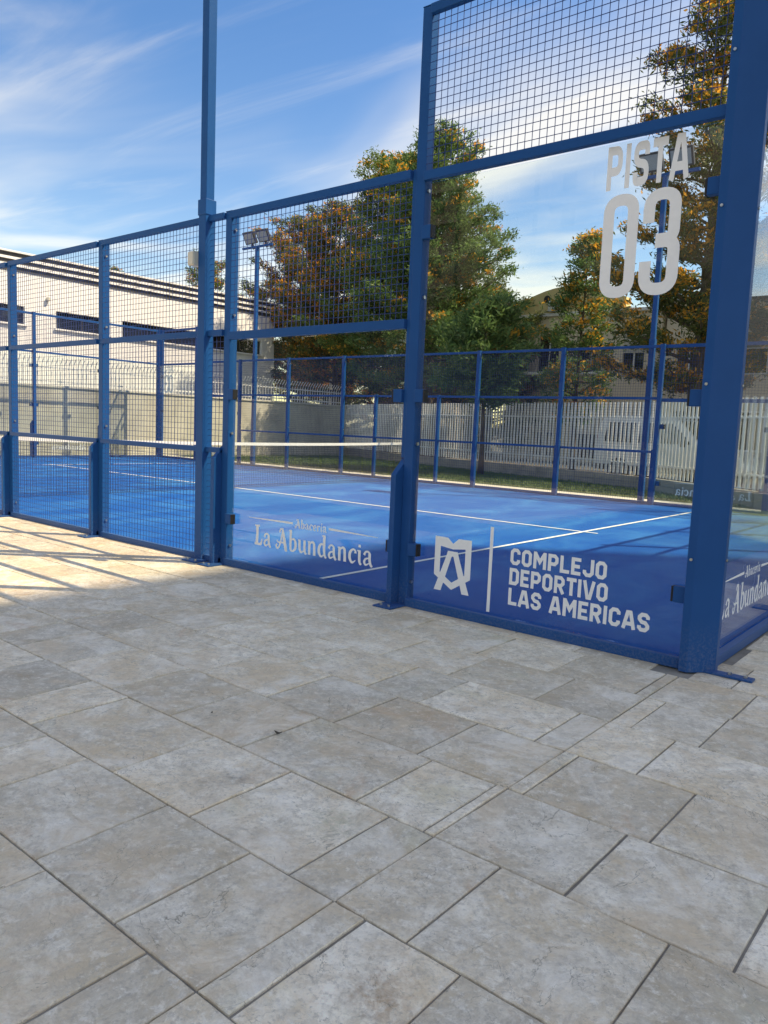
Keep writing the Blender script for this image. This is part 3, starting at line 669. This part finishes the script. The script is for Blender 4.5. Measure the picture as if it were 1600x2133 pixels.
# concrete wall with bent-top railing
cw = empty('concrete_wall', 'long weathered grey concrete wall behind the end of the court', 'wall')
for k in range(14):
    y0 = -20+40*k/14; MB().box(-21.22, -21.0, y0+.004, y0+40/14-.004, -.05, 2.02).build('panel', M['concrete'], cw, bevel=.01)
MB().box(-21.26, -20.96, -20, 20.05, 2.021, 2.09).build('coping', M['path'], cw, bevel=.01)
rl = empty('railing', 'pale railing with tops bent outwards on the concrete wall', 'railing')
bar_me = None
for k in range(170):
    y = 19.9-.14*k
    if bar_me is None:
        o = MB().tube([(0,0,2.09),(0,0,2.66),(.03,0,2.74),(.16,0,2.90)], .014, 5).build('bar', M['whitepaint'], rl); bar_me = o.data
    else: o = put('bar', bar_me, rl)
    o.location = (-21.11, y, 0)
for z in (2.2, 2.6): MB().box(-21.14, -21.126, -4, 19.95, z-.02, z+.02).build('rail', M['whitepaint'], rl)
rail_back = None

# ------------------------------------------------------------------ buildings
def openings_wall(mb, ax, pos, depth, u0, u1, z0, z1, ops):
    """a wall slab (axis ax = its normal) of given depth with rectangular openings [(u0,u1,z0,z1)] that share rows"""
    def bx(a, b, c, d):
        if b-a < 1e-4 or d-c < 1e-4: return
        if ax == 0: mb.box(pos, pos-depth, a, b, c, d)
        else: mb.box(a, b, pos, pos+depth, c, d)
    zs = sorted({(o_[2], o_[3]) for o_ in ops}); z = z0
    for za, zb in zs:
        bx(u0, u1, z, za); u = u0
        for o_ in sorted(o2 for o2 in ops if (o2[2], o2[3]) == (za, zb)): bx(u, o_[0], za, zb); u = o_[1]
        bx(u, u1, za, zb); z = zb
    bx(u0, u1, z, z1)
# white hall
wb = empty('white_building', 'long white hall with dark cornice bands and strip windows', 'building', None, (0, 0, 0))
ops = [(6.2, 11.1, 4.87, 5.6), (12.43, 14.95, 4.87, 5.6), (15.57, 23.95, 4.87, 5.6)]
mb = MB(); openings_wall(mb, 0, -31, .35, -25, 24.85, -.05, 6.95, ops); mb.build('wall', M['white'], wb)
MB().box(-46, -31.36, -25, 24.85, -.05, 6.95).build('wall', M['white'], wb)
zz = 6.951
for k, (h_, m_k, prj) in enumerate(((.17, 'darkband', .03), (.10, 'white', .10), (.17, 'darkband', .03), (.10, 'white', .10), (.17, 'darkband', .03), (.07, 'white', .14))):
    MB().box(-46-prj, -31+prj, -25-prj, 24.85+prj, zz, zz+h_).build('cornice_band', M[m_k], wb); zz += h_+.001
for (a, b, z0, z1) in ops:
    n_ = max(1, round((b-a)/1.4))
    for k in range(n_):
        p0 = a+(b-a)*k/n_; p1 = a+(b-a)*(k+1)/n_
        w = MB().box(-31.20, -31.18, p0+.03, p1-.03, z0+.03, z1-.03).build('window', M['pane'], wb)
        MB().box(-31.215, -31.15, p1-.025, p1+.025, z0, z1).build('mullion', M['darkmetal'], w)
    MB().box(-31.1, -30.9, a-.08, b+.08, z0-.07, z0-.002).build('sill', M['white'], wb)
MB().box(-35, -33.6, 15.6, 17.4, zz, zz+.42).build('rooftop_unit', M['greyhouse'], wb, bevel=.03)
MB().box(-35, -33.9, 20.6, 21.8, zz, zz+.25).build('rooftop_unit', M['greyhouse'], wb, bevel=.03)
MB().box(-30.98, -30.85, 12.0, 12.12, 5.95, 6.1).build('wall_lamp', M['box'], wb)

# ochre house with a curved gable
yh = empty('ochre_house', 'ochre house with curved gable and balcony behind the trees', 'house', None, (0, 0, 0))
ops = [(-17.55, -16.35, 4.22, 6.1), (-17.55, -16.35, .1, 2.6), (-18.7, -18.05, 4.6, 5.9), (-15.3, -14.3, 4.6, 5.9), (-13.2, -12.2, 4.6, 5.9)]
ops = [(-18.75, -18.1, 4.3, 6.0), (-17.5, -16.4, 4.3, 6.0), (-15.3, -14.2, 4.3, 6.0), (-13.2, -12.2, 4.3, 6.0), (-17.5, -16.4, .2, 2.7), (-15.3, -14.0, .2, 2.7), (-13.2, -12.0, .2, 2.7)]
mb = MB(); openings_wall(mb, 1, 30, .3, -19.2, -11.5, -.05, 6.9, ops); mb.build('wall', M['beige'], yh)
MB().box(-19.2, -11.5, 30.31, 40, -.05, 6.9).build('wall', M['beige'], yh)
MB().box(-19.35, -11.4, 29.85, 40, 6.901, 7.05).build('cornice', M['white'], yh, bevel=.02)
pts = [(-19.2, 7.052)]+[(-19.2+.46*k, 7.4+.9*math.sin(math.pi*min(1, k/13.0)*.92+.05)) for k in range(14)]+[(-13.2, 7.052)]
mb = MB(); nq = len(pts)
mb.add([(x, 30, z) for x, z in pts]+[(x, 30.5, z) for x, z in pts], [tuple(range(nq)), tuple(range(nq, 2*nq))[::-1]]+[(i, nq+i, nq+(i+1) % nq, (i+1) % nq) for i in range(nq)])
mb.build('gable', M['yellow'], yh)
vent = MB().tube([(-17.2, 29.97, 7.75), (-17.2, 30.02, 7.75)], .17, 16).build('round_vent', M['darkmetal'], yh)
MB().box(-17.0, -16.25, 29.7, 29.99, 7.12, 7.6).build('air_conditioner', M['whitepaint'], yh, bevel=.03)
for (a, b, z0, z1) in ops:
    w = MB().box(a, b, 30.14, 30.16, z0, z1).build('window', M['pane'], yh)
    MB().box((a+b)/2-.03, (a+b)/2+.03, 30.10, 30.138, z0, z1).build('frame', M['whitepaint'], w)
    if b-a < 1.05 or z0 < 1: MB().box(a, b, 30.05, 30.09, z0+(z1-z0)*.45, z1).build('shutter', M['shutter'], w)
for bx0 in (-17.8, -15.6):
    bal = MB().box(bx0, bx0+1.75, 29.1, 29.99, 4.05, 4.2).build('balcony', M['white'], yh, bevel=.02)
    mb = MB()
    for k in range(22): x = bx0+.04+k*.08; mb.tube([(x, 29.16, 4.2), (x, 29.10, 4.5), (x, 29.16, 5.05)], .013, 4)
    mb.box(bx0, bx0+1.75, 29.14, 29.18, 5.05, 5.09); mb.build('balustrade', M['darkmetal'], bal)
bh = empty('beige_house', 'plain beige terraced house behind the orange tree', 'house')
ops = [(-10.8, -9.8, 4.0, 5.4), (-8.6, -7.6, 4.0, 5.4), (-6.4, -5.4, 4.0, 5.4), (-10.8, -9.8, .9, 2.5), (-8.6, -7.6, .9, 2.5), (-6.4, -5.4, .9, 2.5)]
mb = MB(); openings_wall(mb, 1, 30.2, .3, -11.35, -3.5, -.05, 7.2, ops); mb.build('wall', M['beige'], bh)
MB().box(-11.35, -3.5, 30.51, 40, -.05, 7.2).build('wall', M['beige'], bh)
MB().box(-11.38, -3.4, 30.0, 40, 7.201, 7.35).build('cornice', M['white'], bh, bevel=.02)
for (a, b, z0, z1) in ops:
    w = MB().box(a, b, 30.34, 30.36, z0, z1).build('window', M['pane'], bh); MB().box((a+b)/2-.03, (a+b)/2+.03, 30.30, 30.338, z0, z1).build('frame', M['whitepaint'], w)
    MB().box(a-.1, b+.1, 30.1, 30.24, z0-.1, z0-.002).build('sill', M['white'], w)
gh = empty('grey_house', 'grey rendered house mirrored in the end glass', 'house')
ops = [(5.2, 5.9, 3.7, 4.7), (6.05, 7.05, 3.7, 4.7), (9.0, 10.2, 3.7, 4.7), (12.0, 13.2, 3.7, 4.7), (6.0, 7.2, .9, 2.4), (9.0, 10.2, .9, 2.4)]
mb = MB(); openings_wall(mb, 1, 26, .3, 3.2, 16, -.05, 6.5, ops); mb.build('wall', M['greyhouse'], gh)
MB().box(3.2, 16, 26.31, 36, -.05, 6.5).build('wall', M['greyhouse'], gh)
for (a, b, z0, z1) in ops:
    w = MB().box(a, b, 26.10, 26.12, z0, z1).build('window', M['pane'], gh)
    for q0, q1, q2, q3 in ((a, a+.07, z0, z1), (b-.07, b, z0, z1), (a+.071, b-.071, z0, z0+.07), (a+.071, b-.071, z1-.07, z1)): MB().box(q0, q1, 26.04, 26.098, q2, q3).build('frame', M['whitepaint'], w)
ph = empty('rosy_house', 'low rosy rendered house behind the corner of the fence', 'house')
MB().box(-25.6, -22.6, 27.5, 33, -.05, 3.45).build('wall', M['pink'], ph)
rp = [(-26.0, 3.451), (-22.2, 3.451), (-22.2, 3.55), (-24.1, 4.5), (-26.0, 3.55)]
mb = MB(); mb.add([(x, 27.2, z) for x, z in rp]+[(x, 33.2, z) for x, z in rp], [tuple(range(5)), tuple(range(5, 10))[::-1]]+[(i, 5+i, 5+(i+1) % 5, (i+1) % 5) for i in range(5)]); mb.build('roof', M['rooftile'], ph)
MB().box(-24.6, -23.7, 27.46, 27.49, 1.2, 2.3).build('window', M['pane'], ph)
# apartment tower behind the camera, seen mirrored in the glass
tw = empty('apartment_tower', 'pale apartment tower mirrored faintly in the tall glass pane', 'building')
MB().box(-48, -22, -78, -60, -.05, 27).build('wall', M['brick'], tw)
wme = None
for fl in range(8):
    MB().box(-48.1, -21.9, -60, -59.7, 3.0+fl*3.1, 3.25+fl*3.1).build('floor_band', M['greyhouse'], tw)
    for k in range(9):
        x = -46.8+k*2.85
        o = MB().box(0, 1.3, -.0, .06, 0, 1.5).build('window', M['greyhouse' if (fl*3+k) % 4 == 0 else 'pane'], tw, (x, -59.99, 1.1+fl*3.1)) 
for k in range(3): MB().box(-43+k*8.5, -42.2+k*8.5, -60.0, -59.2, 0, 28).build('pilaster', M['brick'], tw)
# apartment tower away to the right of the camera: its shadow lies over the paving and the near corner of the court
sb = empty('tall_tower', 'tall pale apartment tower to the east, outside the picture, shading the paving', 'building')
HB = 40.7; fp = [(20.06, 9.0), (20.06, 21.8), (32, 29.9), (40, 29.9), (40, 9.0)]
MB().prism(fp, -.05, HB).build('wall', M['white'], sb)
for fl in range(12):
    for k in range(4):
        y = 9.8+k*3.0; w = MB().box(20.0, 20.058, y, y+1.5, 1.4+fl*3.2, 2.8+fl*3.2).build('window', M['pane'], sb)
        MB().box(19.9, 20.055, y-.1, y+1.6, 1.28+fl*3.2, 1.398+fl*3.2).build('sill', M['whitepaint'], w)

# street lamp
st_ = empty('street_lamp', 'slim grey street lamp rising before the dark trees', 'street lamp', None, (-28.3, 26.6, 0))
MB().tube([(0,0,0),(0,0,4),(0,0,7.1)], [.09,.07,.05], 10).build('pole', M['slat'], st_, smooth=True)
MB().add([(-.12,-.12,7.1),(.12,-.12,7.1),(.12,.12,7.1),(-.12,.12,7.1),(-.3,-.3,7.42),(.3,-.3,7.42),(.3,.3,7.42),(-.3,.3,7.42)], [(3,2,1,0),(4,5,6,7),(0,1,5,4),(1,2,6,5),(2,3,7,6),(3,0,4,7)]).build('lantern', M['slat'], st_)

# white van parked in the street
van = empty('parked_van', 'white van parked behind the slat fence', 'van', None, (-6.3, 18.0, 0)); van.rotation_euler.z = R(-4)
prof = [(-2.1,.35),(-2.15,.8),(-2.1,1.55),(-1.98,1.82),(-1.6,1.88),(-.2,1.88),(.25,1.8),(.62,1.45),(.95,1.12),(1.7,.98),(2.05,.82),(2.15,.5),(2.1,.32)]
def hw(z): return .86 if z < 1.05 else .86-.16*(z-1.05)/.83
mb = MB(); n = len(prof)
mb.add([(x, -hw(z), z) for x, z in prof]+[(x, hw(z), z) for x, z in prof], [tuple(range(n))[::-1], tuple(range(n, 2*n))]+[(i, (i+1) % n, n+(i+1) % n, n+i) for i in range(n)])
mb.build('body', M['carpaint'], van, bevel=.05)
for x in (-1.35, 1.35):
    for s_ in (-1, 1):
        w = MB().tube([(0,-.1,0),(0,.1,0)], .33, 20).build('wheel', M['tyre'], van, (x, s_*.80, .33), bevel=.02)
        MB().tube([(0,-.108,0),(0,.108,0)], .19, 12).build('rim', M['steel'], w)
def side_window(q, name='window'):
    for s_ in (-1, 1): 
        MB().add([(x, s_*(hw(z)+.006), z) for x, z in q], [tuple(range(len(q)))]).build(name, M['pane'], van)
side_window([(-1.85,1.12),(-.95,1.12),(-.95,1.68),(-1.8,1.68)]); side_window([(-.8,1.12),(.72,1.12),(.4,1.45),(.1,1.68),(-.8,1.68)])
MB().add([(.98,-.74,1.12),(.98,.74,1.12),(.32,.66,1.77),(.32,-.66,1.77)], [(0,1,2,3)]).build('windscreen', M['pane'], van)
MB().box(-2.14, 2.14, -.875, .875, .30, .46).build('bumper', M['darkmetal'], van, bevel=.03)
for s_ in (-1, 1):
    MB().box(1.86, 2.10, s_*.60-.16, s_*.60+.16, .66, .86).build('headlight', M['lampface'], van, bevel=.03)
    MB().box(-2.17, -2.10, s_*.72-.08, s_*.72+.08, .8, 1.3).build('tail_light', M['red'], van, bevel=.02)
    MB().box(.45, .62, s_*.86-.02+s_*.1, s_*.86+.02+s_*.1, 1.05, 1.25).build('mirror', M['darkmetal'], van, bevel=.02)

# ------------------------------------------------------------------ trees
def quads(name, c, ax, sd, mt, parent, lift=.12):
    """diamond leaves: centre c, half axis ax (along), sd (across)"""
    n = len(c); v = np.empty((n, 4, 3)); v[:, 0] = c-ax; v[:, 1] = c+sd; v[:, 2] = c+ax; v[:, 3] = c-sd
    me = bpy.data.meshes.new(name); me.vertices.add(4*n); me.loops.add(4*n); me.polygons.add(n)
    me.vertices.foreach_set('co', v.reshape(-1)); me.loops.foreach_set('vertex_index', np.arange(4*n, dtype=np.int32))
    me.polygons.foreach_set('loop_start', np.arange(0, 4*n, 4, dtype=np.int32))
    me.materials.append(M[mt]); me.update(calc_edges=True); return put(name, me, parent)
def unit(a): return a/np.maximum(1e-9, np.linalg.norm(a, axis=-1, keepdims=True))
def tree(name, label, x, y, h, rad, base, seed, leaf='leaf_a', bloom=.3, bl='blossom', nb=70, trunk=.2, lean=(0, 0), prof=None, per=62, leafsize=.085, cat='tree', group='trees beyond the fence', clump=.30):
    g = np.random.default_rng(seed); rn = random.Random(seed)
    e = empty(name, label, cat, group, (x, y, 0)); prof = prof or (lambda s: (min(1, s/.16)**.7)*(1-s)**.62*1.25+.06)
    tr = MB(); tp = []; ph_ = rn.random()*6
    for k in range(11):
        s = k/10; tp.append(Vector((lean[0]*s+.12*math.sin(3*s+ph_), lean[1]*s+.12*math.cos(4*s+ph_)-.12*math.cos(ph_), h*.97*s)))
    tr.tube(tp, [trunk*(1-.93*k/10)*(1.25 if k == 0 else 1) for k in range(11)], 8)
    trunk_o = tr.build('trunk', M['bark'], e, smooth=True)
    br = MB(); cs = []; out = []; blo = []
    def at(s):
        i = min(9, int(s*10)); t = s*10-i; return tp[i]*(1-t)+tp[i+1]*t
    for k in range(nb):
        s = (k+.5*rn.random())/nb; z0 = base+(h*.985-base)*s; st = at(min(.999, z0/(h*.97)))
        L = rad*prof(s)*rn.uniform(.62, 1.18); az = k*2.399+rn.uniform(-.4, .4); el = R(rn.uniform(-2, 26)+22*s)
        d = Vector((math.cos(az)*math.cos(el), math.sin(az)*math.cos(el), math.sin(el)))
        pts = [st]; nseg = 5
        for q in range(1, nseg+1):
            t = q/nseg; sag = -.16*L*t*(1-t)+(.10*L*t*t)
            pts.append(st+d*L*t+Vector((rn.uniform(-.07, .07)*L, rn.uniform(-.07, .07)*L, sag+rn.uniform(-.04, .04)*L)))
        r0_ = max(.012, trunk*.26*(1-s)+.012); br.tube(pts, [r0_*(1-.8*q/nseg) for q in range(nseg+1)], 5, caps=False)
        side = d.cross(Vector((0, 0, 1))).normalized(); nt = max(3, int(L/.30))
        for q in range(nt):
            t = .22+.78*(q+rn.random())/nt; i = min(nseg-1, int(t*nseg)); f_ = t*nseg-i; p = pts[i]*(1-f_)+pts[min(nseg, i+1)]*f_
            tl = (.20+.34*L*(1-t)*.7)*rn.uniform(.5, 1.2); sgn = 1 if q % 2 else -1
            dd = (d*.75+side*sgn*rn.uniform(.3, 1)+Vector((0, 0, rn.uniform(-.1, .45)))).normalized(); tip = p+dd*tl
            br.tube([p, p+dd*tl*.6+Vector((0,0,.02)), tip], [.012, .008, .004], 3, caps=False)
            for w in ((.5, 1.0) if tl > .4 else (.85,)):
                c = p+dd*tl*w; cs.append(c); out.append(dd)
                if rn.random() < bloom*(.45+.8*t): blo.append((c+Vector((0, 0, .06)), dd))
        cs.append(pts[-1]); out.append(d)
    br.build('branches', M['bark'], trunk_o, smooth=True)
    cs = np.array([tuple(c) for c in cs]); out = np.array([tuple(c) for c in out]); n = len(cs)
    C_ = np.repeat(cs, per, 0)+g.normal(0, clump*.55, (n*per, 3))*np.array([1, 1, .62])
    D_ = unit(np.repeat(out, per, 0)*.9+g.normal(0, .6, (n*per, 3))+np.array([0, 0, .05])); sd = unit(np.cross(D_, g.normal(0, 1, (n*per, 3))))
    sz = g.uniform(.6, 1.35, (n*per, 1))*leafsize
    crown = quads('crown', C_, D_*sz, sd*sz*.27, leaf, e)
    if blo:
        bc = np.array([tuple(c) for c, _ in blo]); bd = np.array([tuple(c) for _, c in blo]); m = len(bc); pb = 44
        C2 = np.repeat(bc, pb, 0)+g.normal(0, .15, (m*pb, 3))*np.array([1.2, 1.2, .5])
        D2 = unit(np.repeat(bd, pb, 0)*.6+g.normal(0, .55, (m*pb, 3))+np.array([0, 0, .15])); s2 = unit(np.cross(D2, g.normal(0, 1, (m*pb, 3)))); z2 = g.uniform(.5, 1.2, (m*pb, 1))*.085
        quads('blossom', C2, D2*z2, s2*z2*.42, bl, crown)
    return e
wide = lambda s: (min(1, (s+.08)/.3)**.6)*(1-s)**.45*1.15+.05
tree('silky_oak', 'tall green tree with orange flecks rising behind the tall glass', -17.6, 21.2, 12.9, 3.5, 2.6, 11, 'leaf_b', .10, nb=135, trunk=.26, prof=lambda s: (min(1, (s+.1)/.25)**.6)*(1-s)**.55*1.12+.06)
tree('silky_oak', 'dark green tree filling the middle of the mesh bay', -21.4, 23.6, 13.3, 3.7, 2.4, 12, 'leaf_a', .22, nb=125, trunk=.25, prof=wide)
tree('silky_oak', 'rust-orange flowering tree right of the twin floodlights', -26.2, 24.8, 12.0, 3.4, 2.6, 13, 'leaf_c', .62, 'blossom_b', nb=88, trunk=.22, prof=wide)
tree('silky_oak', 'rust-orange flowering tree behind the twin floodlights', -31.2, 27.2, 12.6, 3.6, 2.6, 14, 'leaf_c', .62, 'blossom_b', nb=88, trunk=.22, prof=wide)
tree('silky_oak', 'tall orange flowering tree behind the white number 03', -6.45, 19.6, 15.2, 3.3, 2.5, 15, 'leaf_c', .60, nb=84, trunk=.26, prof=lambda s: (min(1, (s+.1)/.25)**.6)*(1-s)**.62*1.12+.05)
tree('silky_oak', 'orange tree hidden mostly by the broad corner post', -3.3, 21.2, 14.0, 3.3, 2.4, 16, 'leaf_c', .5, nb=80, trunk=.24)
tree('silky_oak', 'slender green and orange tree in front of the ochre house', -10.75, 20.6, 8.0, 1.25, 1.6, 17, 'leaf_b', .34, nb=46, trunk=.10)
tree('young_tree', 'young leafy tree with thin trunk growing on the lawn', -11.0, 14.9, 4.75, 1.35, 1.95, 18, 'leaf_b', .03, nb=46, trunk=.085, lean=(.25, 0), prof=lambda s: (min(1, (s+.25)/.6)**.7)*(1-s)**.38*1.05+.1, leafsize=.10, group=None)
tree('dark_tree', 'dark leafy tree low behind the concrete wall and railing', -25.2, 31.5, 8.8, 4.0, .6, 19, 'leaf_c', .10, 'blossom_b', nb=84, trunk=.2, prof=wide)
tree('dark_tree', 'dark leafy tree behind the corner of white hall', -34.5, 33.5, 8.5, 4.2, .6, 20, 'leaf_c', .12, 'blossom_b', nb=80, trunk=.2, prof=wide)
tree('dark_tree', 'dark leafy tree between the green trees and the rosy house', -19.6, 29.0, 8.0, 3.4, .6, 21, 'leaf_c', .12, 'blossom_b', nb=76, trunk=.2, prof=wide)
tree('roof_tree', 'small tree showing over the roof of the white hall', -39.5, 26.8, 11.6, 2.6, 3.0, 22, 'leaf_a', .35, 'blossom_b', nb=50, trunk=.16, prof=wide)
tree('roof_tree', 'treetop seen just beside the beige junction box', -48, 25.4, 11.3, 2.2, 3.0, 23, 'leaf_a', .25, 'blossom_b', nb=40, trunk=.16, prof=wide)

# dark trees added behind the camera so the glass reflects less bright ground
added_row = tree('added_tree', 'dark bushy tree added behind the viewer to darken the low glass reflections', -6, -15.5, 5.2, 2.3, .3, 31, 'leaf_c', .03, nb=60, trunk=.12, prof=wide, group='dark trees added behind the viewer', leafsize=.13, per=40)
def copy_tree(o, parent=None):
    c = o.copy(); col.objects.link(c); c.parent = parent
    for ch in o.children: copy_tree(ch, c)
    return c
for k in range(11):
    c = copy_tree(added_row); c['label'] = 'dark tree added behind the viewer, %s from the near end of its row' % ('second third fourth fifth sixth seventh eighth ninth tenth eleventh twelfth'.split()[k]); c.location = (-9.4-k*3.3, -15.5+rnd.uniform(-.8, .8)-.35*k, 0); c.rotation_euler.z = k*1.3; c.scale = (1, 1, rnd.uniform(.85, 1.12))

# grass on the lawn
g = np.random.default_rng(3)
n = 60000; gx = g.uniform(-20.9, -2.8, n); gy = g.uniform(11.46, 19.8, n)
fx = np.array([p[0] for p in FEN]); fy = np.array([p[1] for p in FEN]); keep = gy < np.interp(gx, fx, fy)-.1; gx, gy = gx[keep], gy[keep]; n = len(gx)
hgt = g.uniform(.03, .075, n); bas = np.stack([gx, gy, np.full(n, -.012)], 1); dr = np.stack([g.normal(0, .35, n), g.normal(0, .35, n), np.ones(n)], 1); ax = dr*hgt[:, None]/2
an = g.uniform(0, 6.28, n); sd = np.stack([np.cos(an), np.sin(an), np.zeros(n)], 1)*.006
o = quads('grass', bas+ax, ax, sd, 'grass', None); tag(o, 'short green grass blades on the lawn strip', 'grass', None, 'stuff')

# dry leaves blown onto the paving
for i, (x, y, a, L, lb) in enumerate(((-.955, -2.17, .4, .035, 'small curled dry leaf on the middle slabs'), (-1.32, -2.22, 2.0, .014, 'tiny dark crumb lying on a pale slab'), (-.93, -3.33, 1.1, .022, 'tiny dry leaf on a slab near the picture corner'))):
    mb = MB(); q = []
    for k in range(6):
        t = k/5-.5; w = .22*L*math.cos(t*3.0)
        for s_ in (-1, 1): q.append((t*L, s_*w, .004+.010*(L/.035)*abs(t)*2+.003*(s_ > 0)))
    mb.add(q, [(2*k, 2*k+2, 2*k+3, 2*k+1) for k in range(5)]); o = mb.build('dry_leaf', M['dryleaf'], None, (x, y, .001)); o.rotation_euler.z = a
    tag(o, lb, 'leaf', 'dry leaves on the paving')
